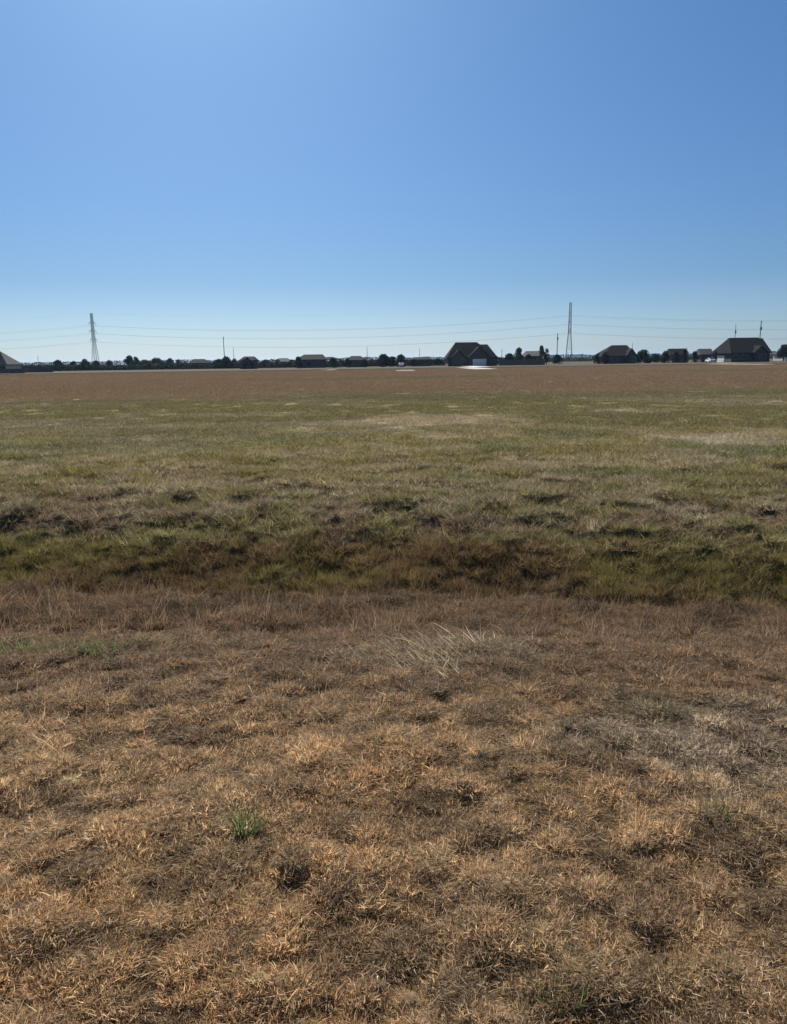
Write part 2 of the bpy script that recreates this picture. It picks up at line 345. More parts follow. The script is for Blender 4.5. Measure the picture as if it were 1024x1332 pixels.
# 3 soft long grass in the ditch
soft = [clump_mesh('soft', M['blade'], 70, .09, .06, .20, .0030, .1, 1.0, 1.0, 4, seed=40 + k) for k in range(6)]
x, y = rnd_pts(190, 4.8, 9.6); s = S(x, y); k = (s > 6.9 + .62 * sm(.3, 1.2, x) * sm(.35, .5, fbm(x * 1.6, y * 0, 145, 2)) + (fbm(x * 2.6, y * 2.6, 147, 2) - .5) * .7) & (rng.random(len(x)) < 1 - sm(8.0, 8.7, s))
do_scatter('ditch_grass', x[k], y[k], soft, .4, 1.0, 'soft long olive and rust grass standing in the dark bottom of the ditch', 'grass', .15)
weed = [clump_mesh('weed', M['blade'], 16, .04, .10, .28, .0035, .0, .9, .6, 4, seed=140 + k) for k in range(5)]
x, y = rnd_pts(55, 4.4, 8.2); s = S(x, y); k = (s > 5.0) & (s < 7.15) & (rng.random(len(x)) < sm(.35, .6, fbm(x * 1.4, y * 1.4, 313, 3)) + .1)
do_scatter('dead_weeds', x[k], y[k], weed, .4, 1.1, 'scattered dead brown weeds standing ragged along the lip of the ditch', 'weeds', .25)
# 4 rough tussocks on the far bank
tus = [clump_mesh('tussock', M['blade'], 60, .11, .05, .14, .0045, .2, 1.3, 1.0, 3, seed=60 + k) for k in range(6)]
x, y = rnd_pts(120, 6.2, 17); s = S(x, y)
d = .45 + .55 * sm(.12, .4, billow(x * 2.9, y * 2.9, 43)); k = (s > 8.0) & (rng.random(len(x)) < d * (1 - sm(12, 17, s)))
do_scatter('bank_tussocks', x[k], y[k], tus, .5, 1.35, 'rough dusty green and brown tussocks on the far bank of the ditch', 'grass', .25)
# 5 meadow
med = [clump_mesh('meadow', M['blade'], 60, .20, .04, .10, .009, .3, 1.35, .8, 2, seed=80 + k) for k in range(6)]
x, y = rnd_pts(70, 9.5, 50, .58, 2); k = (S(x, y) > 10.3) & (rng.random(len(x)) < np.minimum(1, .25 + .75 * (16 / y)) * (.3 + .7 * sm(.36, .5, fbm(x * 1.3, y * 1.3, 331, 3))))
do_scatter('meadow_grass', x[k], y[k], med, .6, 1.3, 'yellow green meadow grass with bleached patches beyond the ditch', 'grass', .16)
# 6 far brown field
ROADS = [(193, 201)]
fr = [clump_mesh('field', M['blade_far'], 60, .6, .05, .12, .022, .4, 1.4, .6, 2, seed=100 + k) for k in range(4)]
x, y = rnd_pts(7, 46, 192, .58, 3, .8)
do_scatter('brown_field_grass', x, y, fr, .7, 1.3, 'reddish brown grass of the wide flat field reaching to the houses', 'grass', .10)

# ------------------------------------------------------------------ single tufts and stalks one can point at
M['green'] = blade_mat('green_blade', .35, False, (.16, .21, .075), .4, .12)
M['stalk'] = blade_mat('straw_stalk', .3, False, (.66, .54, .35), .5, 0)
def tuft(px, py, label, n, rad, l0, l1, wid, l, seed, m='green', name='grass_tuft', bias=None):
    me = clump_mesh(name, M[m], n, rad, l0, l1, wid, .55 if m == 'stalk' and bias else .05, l, .8, 4, bias, seed); me.name = name
    o = bpy.data.objects.new(name, me); col.objects.link(o); o.location = G(px, py); tag(o, label, 'grass tuft'); return o
tuft(320, 1084, 'bright green grass tuft alone in the brown turf at lower left', 80, .04, .07, .14, .005, .8, 5)
tuft(735, 1298, 'thin yellowish green tuft near the bottom edge right of centre', 40, .05, .05, .12, .004, .9, 6)
tuft(222, 884, 'small green tuft in the straw below the left end of the ditch', 16, .04, .05, .11, .005, .8, 8)
for k, (a, b) in enumerate([(28, 850), (62, 853), (98, 850), (138, 853)]):
    t = tuft(a, b, 'pale green grass tuft in the short row at the left edge by the ditch', 34, .09, .06, .16, .006, .7, 30 + k); t['group'] = 'pale green tufts in a row at left'
tuft(862, 935, 'loose green tuft in brown straw right of the bleached stalks', 22, .12, .04, .09, .005, .9, 50)
tuft(930, 1055, 'sparse yellow green tuft in the grey straw at right', 20, .05, .04, .09, .005, .9, 51)
tuft(775, 690, 'pale grass clump standing up on the far bank', 40, .10, .10, .2, .006, .5, 52, 'stalk')
for i, (px, py, n, b, rr, l1) in enumerate([(470, 862, 55, 2.7, .18, .17), (530, 850, 80, 2.8, .26, .20), (590, 846, 100, 2.7, .28, .24), (655, 842, 75, 2.8, .26, .20), (560, 874, 60, 2.6, .20, .16)]):
    lab = ['bleached straw clump at the left end of the pale stalks on the ditch edge', 'bleached straw clump second from left on the ditch edge',
           'tallest bleached straw clump in the middle of the ditch edge', 'bleached straw clump at the right end of the pale stalks on the ditch edge', 'low bleached straw clump in front of the tall ones on the ditch edge'][i]
    t = tuft(px, py, lab, n, rr, .08, l1, .0042, 1.25, 70 + i, 'stalk', 'straw_clump', b); t['category'] = 'straw clump'; t['group'] = 'bleached straw clumps on the ditch edge'
def stalk(pp, label, r=.0022, seg=8):
    m = MB(); pts = []
    a = G(*pp[0]); b = G(*pp[1])
    for i in range(seg + 1):
        t = i / seg; q = a.lerp(b, t); q.z = float(terrain(q.x, q.y)) + .02 + pp[2] * t + .02 * math.sin(t * 3.1) * 1.0
        q.x += .006 * math.sin(t * 7); pts.append(q - a)
    m.tube(pts, [r * (1 - .6 * i / seg) for i in range(seg + 1)]); o = m.build('straw_stalk', M['straw1'], None, True); o.location = a
    tag(o, label, 'straw stalk', 'loose pale straw stalks'); return o
M['straw1'] = mat('pale_straw', (.5, .41, .28), .7, .15, 30)
stalk(((330, 922), (322, 900), .10), 'pale upright stalk in the straw left of centre', .003)
stalk(((488, 1288), (498, 1306), .015), 'short white straw lying at the bottom edge left of centre', .003)
stalk(((992, 1302), (1008, 1326), .02), 'pale straw lying in the bottom right corner', .002)
stalk(((1004, 1270), (990, 1245), .03), 'thin straw leaning above the bottom right corner')
stalk(((545, 1110), (575, 1122), .01), 'dry twig lying flat in the brown turf at centre')

# ------------------------------------------------------------------ road and concrete
def sheet(name, x0, x1, y0, y1, z, m):
    mb = MB(); mb.box((x0, y0, FZ - .05), (x1, y1, z)); o = mb.build(name, M[m]); tag(o, kind='structure'); return o
sheet('road', -420, 420, 193, 200, FZ + .05, 'asphalt')
for a, b, D0, D1 in ((617, 648, 152, 192.9), (516, 541, 138, 160), (419, 431, 172, 192.9), (987, 1012, 165, 192.9), (959, 982, 206, 226), (617, 640, 200.1, 244)):
    sheet('driveway', X(a, D0), X(b, D0), D0, D1, FZ + .05, 'concrete' if a == 617 or a == 987 else 'dullconcrete')

# ------------------------------------------------------------------ houses
def hip(mb, x0, x1, y0, y1, z0, rx0, rx1, zt, th=.22):
    ym = (y0 + y1) / 2
    b = [(x0, y0, z0 - th), (x1, y0, z0 - th), (x1, y1, z0 - th), (x0, y1, z0 - th), (x0, y0, z0), (x1, y0, z0), (x1, y1, z0), (x0, y1, z0), (rx0, ym, zt), (rx1, ym, zt)]
    mb.add(b, [(0, 3, 2, 1), (0, 1, 5, 4), (1, 2, 6, 5), (2, 3, 7, 6), (3, 0, 4, 7), (4, 5, 9, 8), (6, 7, 8, 9), (5, 6, 9), (7, 4, 8)])
def gable_roof(mb, x0, x1, y0, y1, z0, zt, th=.2):
    xm = (x0 + x1) / 2
    for sx in (x0, x1):
        mb.add([(sx, y0, z0), (xm, y0, zt), (xm, y1, zt), (sx, y1, z0), (sx, y0, z0 - th), (xm, y0, zt - th), (xm, y1, zt - th), (sx, y1, z0 - th)],
               [(0, 1, 2, 3), (7, 6, 5, 4), (0, 4, 5, 1), (3, 2, 6, 7), (0, 3, 7, 4)])
def house(label, D, pl, pr, rl, rr, yt, depth=12, eave=2.7, wall='brick', roof='shingle', gables=(), garage=(), windows=(), doors=(), chimneys=(), extra=(), side_garage=None, cat='house', group='houses along the far side of the field'):
    cx = X((pl + pr) / 2, D); root = empty('house', (cx, D, FZ)); tag(root, label, cat, group)
    lx = lambda p, d=0: X(p, D + d) - cx
    x0, x1 = lx(pl) + .5, lx(pr) - .5
    w = MB(); w.box((x0, 0, -.05), (x1, depth, eave - .12))
    r = MB(); zt = P((rl + rr) / 2, yt, D + depth / 2).z - FZ
    hip(r, x0 - .5, x1 + .5, -.5, depth + .5, eave, lx(rl, depth / 2), lx(rr, depth / 2), zt)
    for (a, b, c, d, yy) in extra:      # second ridge: left, right, ridge left, ridge right, top
        z2 = P((c + d) / 2, yy, D + depth * .55).z - FZ
        hip(r, lx(a), lx(b), .2, depth + .3, eave + .06, lx(c, depth / 2), lx(d, depth / 2), z2)
    for (a, b, yy) in gables:
        ga, gb = lx(a, -1.5), lx(b, -1.5); zg = P((a + b) / 2, yy, D - 1.5).z - FZ; xm = (ga + gb) / 2
        w.add([(ga + .35, -1.5, -.05), (gb - .35, -1.5, -.05), (gb - .35, -1.5, eave - .12), (xm, -1.5, zg - .42), (ga + .35, -1.5, eave - .12),
               (ga + .35, -.003, -.05), (gb - .35, -.003, -.05), (gb - .35, -.003, eave - .12), (xm, -.003, zg - .42), (ga + .35, -.003, eave - .12)],
              [(0, 1, 2, 3, 4), (9, 8, 7, 6, 5), (0, 4, 9, 5), (1, 6, 7, 2), (2, 7, 8, 3), (4, 3, 8, 9)])
        gable_roof(r, ga, gb, -1.85, depth * .5, eave - .02, zg)
    w.build('wall', M[wall], root); ro = r.build('roof', M[roof], root)
    for p in chimneys:
        m = MB(); cxp = lx(p, depth * .6); m.box((cxp - .45, depth * .6, eave), (cxp + .45, depth * .6 + .8, zt + .7)); m.box((cxp - .52, depth * .6 - .07, zt + .7), (cxp + .52, depth * .6 + .87, zt + .82)); m.build('chimney', M[wall], ro)
    def front(p): return -1.5 if any(a < p < b for a, b, _ in gables) else 0
    for (a, b) in garage:
        f = front((a + b) / 2); xa, xb = lx(a), lx(b); m = MB()
        for k in range(4): m.box((xa, f - .06, .02 + k * .55), (xb, f - .004, .53 + k * .55))
        m.build('garage_door', M['white'], root)
    if side_garage:
        m = MB()
        for k in range(4): m.box((x0 - .06, side_garage[0], .02 + k * .55), (x0 - .004, side_garage[1], .53 + k * .55))
        tag(m.build('garage_door', M['white'], root), 'bright white garage door on the left side wall')
    for (p, z0, ww, hh) in windows:
        f = front(p); xc = lx(p); m = MB()
        for (a, b, c, d) in ((xc - ww / 2 - .1, xc + ww / 2 + .1, z0 + hh, z0 + hh + .1), (xc - ww / 2 - .1, xc + ww / 2 + .1, z0 - .1, z0), (xc - ww / 2 - .1, xc - ww / 2, z0, z0 + hh), (xc + ww / 2, xc + ww / 2 + .1, z0, z0 + hh), (xc - .03, xc + .03, z0, z0 + hh)):
            m.box((a, f - .08, c), (b, f - .004, d))
        fr_ = m.build('window', M['trim'], root); g = MB(); g.box((xc - ww / 2, f - .04, z0), (xc + ww / 2, f - .005, z0 + hh)); g.build('pane', M['glass'], fr_)
    for p in doors:
        f = front(p); xc = lx(p); m = MB(); m.box((xc - .5, f - .05, 0), (xc + .5, f - .004, 2.15)); d_ = m.build('door', M['door'], root)
        h = MB(); h.bar((xc + .38, f - .1, 1.0), (xc + .38, f - .1, 1.14), .02); h.build('handle', M['steel'], d_)
    return root
house('grey roofed pale house cut off by the left edge of the photo', 226, -75, 10, -40, 2, 457, 9, 2.6, 'cream', 'greyshingle', windows=[(3, .9, 1.5, 1.3), (-40, .9, 1.5, 1.3), (-20, .9, 1.5, 1.3)], doors=[-8])
house('long low dark house left of the round shrubs near the thin pole', 345, 245, 268, 253, 266, 467, 10, 2.4, 'brick', 'shingle', windows=[(254, .9, 1.5, 1.2), (265, .9, 1.5, 1.2)], doors=[260])
house('small dark box shaped house just right of the wooden pole at left', 262, 310, 331, 318, 331, 463.6, 9, 2.9, 'brick', 'shingle', gables=[(317, 327, 464.4)], windows=[(315, .9, 1.3, 1.2), (328.5, .9, 1.0, 1.2)], doors=[324])
house('low distant house with faint hump of roof between the two dark houses', 380, 357, 380, 363, 374, 465.8, 10, 2.4, 'greybrick', 'greyshingle', windows=[(363, .9, 1.5, 1.2), (374, .9, 1.5, 1.2)], doors=[368])
house('wide low house with two stepped dark roof ridges left of centre', 265, 384, 422, 396, 420, 461, 13, 2.9, 'greybrick', 'shingle', extra=[(418, 441, 425, 433, 464.2)], windows=[(392, .9, 1.6, 1.3), (402, .9, 1.6, 1.3), (418, .9, 1.6, 1.3)], doors=[410])
house('small rounded hip roof house alone between two gaps left of centre', 270, 449, 477, 457, 469, 463, 11, 2.5, 'greybrick', 'shingle', windows=[(455, .9, 1.5, 1.3), (470, .9, 1.5, 1.3)], doors=[463])
house('low dark house right of the round trees with the white car', 275, 533, 561, 540, 554, 464.5, 11, 2.4, 'brick', 'shingle', windows=[(540, .9, 1.5, 1.3), (555, .9, 1.5, 1.3)], doors=[548])
house('large dark hip roof house with pale garage at centre right', 244, 581, 648.5, 592.5, 620, 445.2, 13, 2.7, 'brick', 'shingle', gables=[(609, 638, 450.5), (587, 607, 455)], extra=[(606, 647.5, 622, 634, 448)],
      garage=[(614.5, 632)], windows=[(592, .9, 1.6, 1.4), (602, .9, 1.6, 1.4), (641, .9, 1.3, 1.4)], doors=[609], chimneys=[])
house('low flat looking house between two trees behind the wooden fence', 262, 684, 706, 684, 701, 456.6, 10, 3.0, 'greybrick', 'greyshingle', windows=[(688, 1.0, 1.3, 1.3), (698, 1.0, 1.5, 1.3)], doors=[693.5])
house('low dark hip roof house with small gable right of the lattice tower', 256, 783, 829, 795, 815, 449, 12, 2.6, 'brick', 'shingle', gables=[(815, 829, 453)], windows=[(790, .9, 1.3, 1.3), (799, .9, 1.6, 1.3), (822, .9, 1.5, 1.3)], doors=[806], garage=[])
house('dark low house with dark tree at its right end', 262, 873, 896, 869.5, 889, 453.4, 8, 2.6, 'brick', 'shingle', windows=[(877, .9, 1.2, 1.3), (887, .9, 1.5, 1.3)], doors=[882])
house('low grey flat roofed house beside the biggest house at right', 268, 911, 928, 908, 925, 453.6, 6.5, 2.7, 'greybrick', 'greyshingle', windows=[(915, .9, 1.1, 1.2), (924, .9, 1.1, 1.2)], doors=[919.5])
house('biggest dark house at right with grey lit roof end and tall poles behind', 246, 950, 1004, 947, 985, 439.2, 15, 3.0, 'brick', 'shingle', gables=[(981, 999, 449)], extra=[(968, 1005, 986, 991, 440)],
      side_garage=(5.2, 10.6), windows=[(958, .9, 1.8, 1.4), (968, .9, 1.8, 1.4), (990, .9, 1.8, 1.4)], doors=[976], chimneys=[])
house('pale roofed house at the right edge half hidden by a round tree', 285, 1024, 1060, 1024, 1045, 452.5, 11, 2.6, 'cream', 'greyshingle', windows=[(1030, .9, 1.3, 1.2), (1050, .9, 1.3, 1.2)], doors=[1040])
# ------------------------------------------------------------------ fences
def fence(px0, px1, D, h, label, m):
    x0, x1 = X(px0, D), X(px1, D); root = empty('wooden_fence', ((x0 + x1) / 2, D, FZ)); tag(root, label, 'fence'); n = max(2, round((x1 - x0) / 2.4)); st = (x1 - x0) / n; o = -(x1 - x0) / 2
    for i in range(n + 1):
        p = MB(); p.box((o + i * st - .06, .03, -.05), (o + i * st + .06, .15, h + .08)); p.build('post', M[m], root)
    for i in range(n):
        p = MB(); a = o + i * st; k = 0
        while k * .15 < st - .14:
            hh = h + random.uniform(-.03, .03); p.box((a + k * .15 + .004, 0, .05), (a + k * .15 + .144, .022, hh)); k += 1
        p.box((a + .06, .025, .4), (a + st - .06, .07, .5)); p.box((a + .06, .025, h - .4), (a + st - .06, .07, h - .3)); p.build('panel', M[m], root)
fence(31.5, 68, 236, 1.5, 'dark wooden fence running right from the house at the left edge', 'wood')
fence(-20, 31, 212, 1.3, 'dark wooden fence in front of the house at the left edge', 'wood')
fence(650, 709, 240, 1.8, 'dark wooden fence in front of the trees right of the centre house', 'wood')

# ------------------------------------------------------------------ trees
def leaf_quads(name, q, sz, m, g, parent=None):
    n = len(q); n1 = g.normal(size=(n, 3)); n1 /= np.linalg.norm(n1, axis=1)[:, None]; n2 = np.cross(n1, g.normal(size=(n, 3))); n2 /= np.linalg.norm(n2, axis=1)[:, None]
    sz = sz[:, None]; v = np.stack([q - n1 * sz, q + n2 * sz * .6, q + n1 * sz, q - n2 * sz * .6], 1).reshape(-1, 3)
    me = bpy.data.meshes.new(name); me.vertices.add(len(v)); me.vertices.foreach_set('co', v.ravel()); me.loops.add(4 * n); me.loops.foreach_set('vertex_index', np.arange(4 * n))
    me.polygons.add(n); me.polygons.foreach_set('loop_start', np.arange(n) * 4); me.polygons.foreach_set('loop_total', np.full(n, 4)); me.update(); me.validate(); me.materials.append(m)
    o = bpy.data.objects.new(name, me); col.objects.link(o)
    if parent: o.parent = parent
    return o
def tree(px, ytop, wpx, D, label, m='leaf', low=False, name='tree', seed=0, cat='tree', group='small dark trees along the far side of the field'):
    g = np.random.default_rng(1000 + seed); p = P(px, ytop, D); base = Vector((p.x, D, FZ)); h = (p.z - FZ) * 1.03; w = wpx / F * D * 1.18
    root = empty(name, base); tag(root, label, cat, group)
    z0 = .05 if low else h * .12
    t = MB(); top = Vector((g.normal(0, .1), g.normal(0, .1), h * .6)); t.tube([(0, 0, -.1), (.03, 0, h * .2), top * .7, top], [h * .035 + .04, h * .028 + .03, h * .02, .03], 7)
    for k in range(5):
        a = g.uniform(0, 6.28); e = Vector((math.cos(a) * w * .3, math.sin(a) * w * .3, h * g.uniform(.5, .8))); t.tube([top * .45, (top * .45 + e) / 2 + Vector((0, 0, -.05 * h)), e], [h * .018, h * .012, .015], 5)
    t.build('trunk', M['bark'], root, True)
    nb = 22; V = []; Fc = []
    for k in range(nb):
        a = g.uniform(0, 6.28); u = g.random() ** .5; zz = g.uniform(0, 1)
        prof = math.sin(math.pi * (.12 + .80 * zz) ** .75) if not low else math.sqrt(max(0, 1 - zz ** 2))
        br = w * g.uniform(.18, .28); c = np.array([math.cos(a) * u * max(0, w * .5 * prof - br * .6), math.sin(a) * u * max(0, w * .5 * prof - br * .6), z0 + br * .6 + zz * (h - z0 - br * 1.5)])
        d = g.normal(size=(110, 3)); d /= np.linalg.norm(d, axis=1)[:, None]; q = c + d * br * g.uniform(.5, 1.05, (110, 1)) * np.array([1, 1, .85]); q[:, 2] = np.clip(q[:, 2], .05, h); V.append(q)
    q = np.concatenate(V); leaf_quads('crown', q, w * g.uniform(.03, .065, len(q)), M[m], g, root); return root
T = [(788, 456.5, 12, 250, 'rounded dark tree in front of the left end of the gabled house', 'leaf2'), (778, 459.5, 10, 262, 'low bush left of the gabled house', 'leaf'),
     (866, 455.6, 10, 256, 'round tree at the left end of the dark low house', 'leaf'), (880, 457, 9, 252, 'low shrub before the dark low house', 'leaf'), (904, 456.5, 8, 262, 'small tree left of the low grey house', 'leaf'),
     (388, 463.5, 11, 258, 'round dark tree at the left end of the wide stepped roof house', 'leaf'), (433, 465, 13, 258, 'low round tree at the right end of the wide stepped roof house', 'leaf'), (452, 466, 9, 262, 'low shrub at the left end of the rounded hip roof house', 'leaf'),
     (474, 466.3, 9, 262, 'low shrub at the right end of the rounded hip roof house', 'leaf'), (538, 467, 11, 262, 'low round shrub at the left end of the low house near the white car', 'leaf'), (318, 465.5, 9, 256, 'dark shrub in front of the small dark box house', 'leaf'),
     (361, 467, 9, 330, 'low tree left of the low distant house with faint hump', 'leaf2'), (688, 460, 11, 250, 'low rounded tree behind the middle of the right wooden fence', 'leaf'),
     (75, 468, 14, 300, 'low round tree first in the row right of the left fence', 'leaf'), (95, 469.6, 12, 315, 'smallest low tree second in the row at left', 'leaf'),
     (110, 466.6, 13, 300, 'round tree third in the row just left of the left lattice tower', 'leaf'), (125, 468.6, 13, 305, 'low tree at the foot of the left lattice tower', 'leaf2'),
     (142, 467.4, 11, 330, 'small round tree just right of the left lattice tower', 'leaf'), (168, 462.2, 14, 330, 'tallest rounded tree of the group at left', 'leaf'),
     (176, 463.4, 10, 334, 'rounded tree touching the tallest one of the group at left', 'leaf'), (188, 467.6, 20, 345, 'low spreading tree between the two taller ones at left', 'leaf2'),
     (204, 463, 16, 330, 'dark rounded tree right of the low spreading one at left', 'leaf'), (221, 465.4, 11, 350, 'pale grey small tree at the right end of the left group', 'leaf2'),
     (232, 467.6, 9, 355, 'tiny pale tree before the long low house at left', 'leaf2'), (284, 466.5, 14, 300, 'low bush like tree left of the wooden pole base', 'leaf'),
     (294, 463.2, 17, 296, 'dark rounded tree at the base of the wooden pole at left', 'leaf'), (305, 465.8, 9, 310, 'small tree squeezed before the small dark box house', 'leaf2'),
     (346, 467.4, 14, 330, 'low tree right of the small dark box house', 'leaf'), (379, 467.2, 9, 330, 'low tree left of the wide stepped roof house', 'leaf'),
     (443, 467.4, 10, 330, 'low tree between the stepped roof house and the rounded one', 'leaf2'), (484, 466.4, 9, 330, 'low pale tree right of the rounded hip roof house', 'leaf2'),
     (499, 460.2, 19, 262, 'large dark round tree left of the white car', 'leaf'), (510, 463.4, 12, 268, 'lower tree filling the gap between the two round trees', 'leaf'),
     (521.5, 460.4, 13, 262, 'dark upright round tree above the white car', 'leaf'), (570, 465.6, 12, 290, 'low dark tree left of the centre house', 'leaf'),
     (663, 459.4, 15, 258, 'low dark tree right of the centre house behind the fence', 'leaf'), (675.5, 452.2, 13, 262, 'round tree at the left end of the house behind the fence', 'leaf2'),
     (704.5, 449.6, 10, 258, 'tall narrow tree at the right end of the house behind the fence', 'leaf'), (711.5, 453, 8, 260, 'narrow tree at the end of the wooden fence', 'leaf'),
     (725, 460.5, 12, 290, 'small dark bush at the foot of the pole beside the right tower', 'leaf'), (838, 453.8, 19, 266, 'dark tree right of the gabled house', 'leaf'),
     (853, 458.2, 12, 300, 'low tree between the gabled house and the next dark house', 'leaf2'), (892, 452.6, 9, 256, 'dark pointed tree at the end of the dark low house', 'leaf'),
     (931, 457, 5, 255, 'dark shrub left of the white garage door', 'leaf'), (1021, 447.6, 17, 262, 'round grey tree at the right edge of the photo', 'leaf2')]
for i, t in enumerate(T): tree(*t, seed=i, low=(t[1] > hy(t[0]) - 7))

# far continuous tree line
g = np.random.default_rng(5); n = 60000; xx = g.uniform(-900, 900, n); yy = g.uniform(840, 900, n)
hh = 3.4 + 4.0 * fbm(xx * .02, yy * 0, 401, 4) + 1.5 * fbm(xx * .1, yy * 0, 411, 2)
o = leaf_quads('far_tree_line', np.stack([xx, yy, FZ + hh * g.random(n)], -1), g.uniform(.4, 1.0, n), M['farleaf'], g)
tag(o, 'thin continuous line of distant trees along the horizon behind the houses', 'tree line', kind='stuff')
n = 110000; pp = g.uniform(-250, 1280, n); DD = 300 + 230 * sm(650, 740, pp); DD = DD + g.uniform(-4, 4, n); xx = (pp - 512) / F * DD * 1.0
hh = (1.5 + DD * .0027) * (.75 + .5 * fbm(xx * .12, xx * 0, 421, 3))
o = leaf_quads('hedgerow', np.stack([xx, DD, FZ + hh * g.random(n) ** 1.2], -1), g.uniform(.15, .42, n), M['leaf'], g)
tag(o, 'low dark scrub and hedges running behind the houses along the far side of the field', 'hedge', kind='stuff')

# ------------------------------------------------------------------ utility poles
def upole(px, ytop, D, label, trans=True, arm=True, r=.16, group='wooden utility poles behind the houses'):
    p = P(px, ytop, D); h = p.z - FZ; root = empty('utility_pole', (p.x, D, FZ), R(random.uniform(50, 80))); tag(root, label, 'utility pole', group)
    m = MB(); m.bar((0, 0, -.2), (0, 0, h), r, 10, r * .7); m.build('pole', M['polewood'], root, True)
    if arm:
        a = MB(); a.box((-1.1, -.2, h - .7), (1.1, -.08, h - .58)); ar = a.build('crossarm', M['polewood'], root)
        for x_ in (-1, -.35, .35, 1):
            i_ = MB(); i_.bar((x_, -.14, h - .58), (x_, -.14, h - .4), .05, 8); i_.build('insulator', M['ceramic'], ar)
    if trans:
        z = h - trans
        for k in range(2):
            t = MB(); t.bar((-.42 + .84 * k, -.1, z), (-.42 + .84 * k, -.1, z + 1.1), .27, 12); t.bar((-.42 + .84 * k, -.1, z + 1.1), (-.42 + .84 * k, -.1, z + 1.35), .05, 8); t.build('transformer', M['steel'], root)
upole(290.5, 438, 400, 'tallest wooden pole at left rising behind the dark rounded tree', 0, True, .22)
upole(303.5, 452, 420, 'short thin pole just right of the tallest pole at left', 0, False, .15)
upole(49, 463, 500, 'tiny thin pole behind the fence at left', 0, False, .15)
upole(477.5, 451, 400, 'thin pole right of the rounded hip roof house', 0, False, .16)
upole(546, 453, 420, 'faint thin pole behind the low dark house left of the centre house', 0, False, .14)
upole(653, 454, 400, 'thin short pole just right of the centre house', 0, False, .15)
upole(725.5, 433.5, 300, 'pole with transformers just left of the right lattice tower', 2.6, True, .17)
upole(823, 446, 420, 'faint pole behind the gabled house right of the lattice tower', 0, False, .14)
upole(957.5, 421.5, 300, 'thinner pole with transformers behind the left of the biggest house', 3.6, False, .13)
upole(990.5, 417, 300, 'thicker tall pole with transformers behind the right of the biggest house', 3.6, True, .2)

# ------------------------------------------------------------------ transmission towers and wires
HT = 37.0; ARMS = (30.5, 25.2, 19.6); WIN = {0: 4.2, 18: 1.25, 37: .55}
A = P(124.6, hy(124.6), 523); B = P(740.2, hy(740.2), 488); A.z = B.z = FZ
ldir = (B - A).normalized(); rz = math.atan2(ldir.y, ldir.x)
def hw(z): return float(np.interp(z, [0, 18, 37], [2.1, .85, .55]))
def tower(base, label):
    root = empty('lattice_tower', base, rz); tag(root, label, 'transmission tower', 'steel lattice transmission towers')
    for sx in (-1, 1):
        for sy in (-1, 1):
            m = MB(); m.tube([(sx * hw(z), sy * hw(z), z) for z in (-.2, 18, HT)], [.11, .12, .11], 6); m.build('leg', M['steel'], root)
    m = MB(); zs = [0, 6, 11, 15, 18] + list(np.linspace(19.5, HT, 13))
    for a, b in zip(zs[:-1], zs[1:]):
        for (p, q) in (((-1, -1), (1, -1)), ((1, -1), (1, 1)), ((1, 1), (-1, 1)), ((-1, 1), (-1, -1))):
            pa, pb, qa, qb = [(c[0] * hw(z), c[1] * hw(z), z) for c, z in ((p, a), (p, b), (q, a), (q, b))]
            m.bar(pa, qb, .055, 4); m.bar(qa, pb, .055, 4); m.bar(pb, qb, .055, 4)
    m.build('lattice', M['steel'], root)
    for z in ARMS:
        for s_ in (-1, 1):
            c = MB(); L_ = 4.6; w_ = hw(z)
            for e in (-1, 1):
                c.bar((e * w_, s_ * w_, z + 1.1), (0, s_ * L_, z + .1), .07, 4); c.bar((e * w_, s_ * w_, z - .3), (0, s_ * L_, z + .1), .07, 4)
            c.build('crossarm', M['steel'], root); i_ = MB(); i_.bar((0, s_ * L_, z), (0, s_ * L_, z - 1.6), .11, 8); i_.build('insulator', M['ceramic'], root)
    return root
tower(A, 'steel lattice tower at left standing above the row of small trees'); tower(B, 'steel lattice tower at right between the pole and the gabled house')
side = Vector((-ldir.y, ldir.x, 0)); SP = B - A
for li, (z, nm) in enumerate(list(zip(ARMS, ('topmost', 'middle', 'lowest'))) + [(HT, 'peak')]):
    for s_ in ((-1, 1) if li < 3 else (0,)):
        m = MB(); pts = []
        for sp in (-1, 0, 1):
            a = A + SP * sp
            for k in range(24 + (sp == 1)):
                t = k / 24; q = a + SP * t + side * s_ * 4.6; q.z = FZ + z - (1.6 if li < 3 else 0) - 4 * (6.0 if li < 3 else 4.5) * t * (1 - t); pts.append(q - A)
        m.tube(pts, .024 if li < 3 else .013, 5); o = m.build('power_line', M['wire']); o.location = A
        tag(o, 'thin high voltage wires at the %s crossarms of the two lattice towers' % nm if li < 3 else 'faint earth wire between the tops of the two lattice towers', 'power line', 'high voltage wires across the sky')

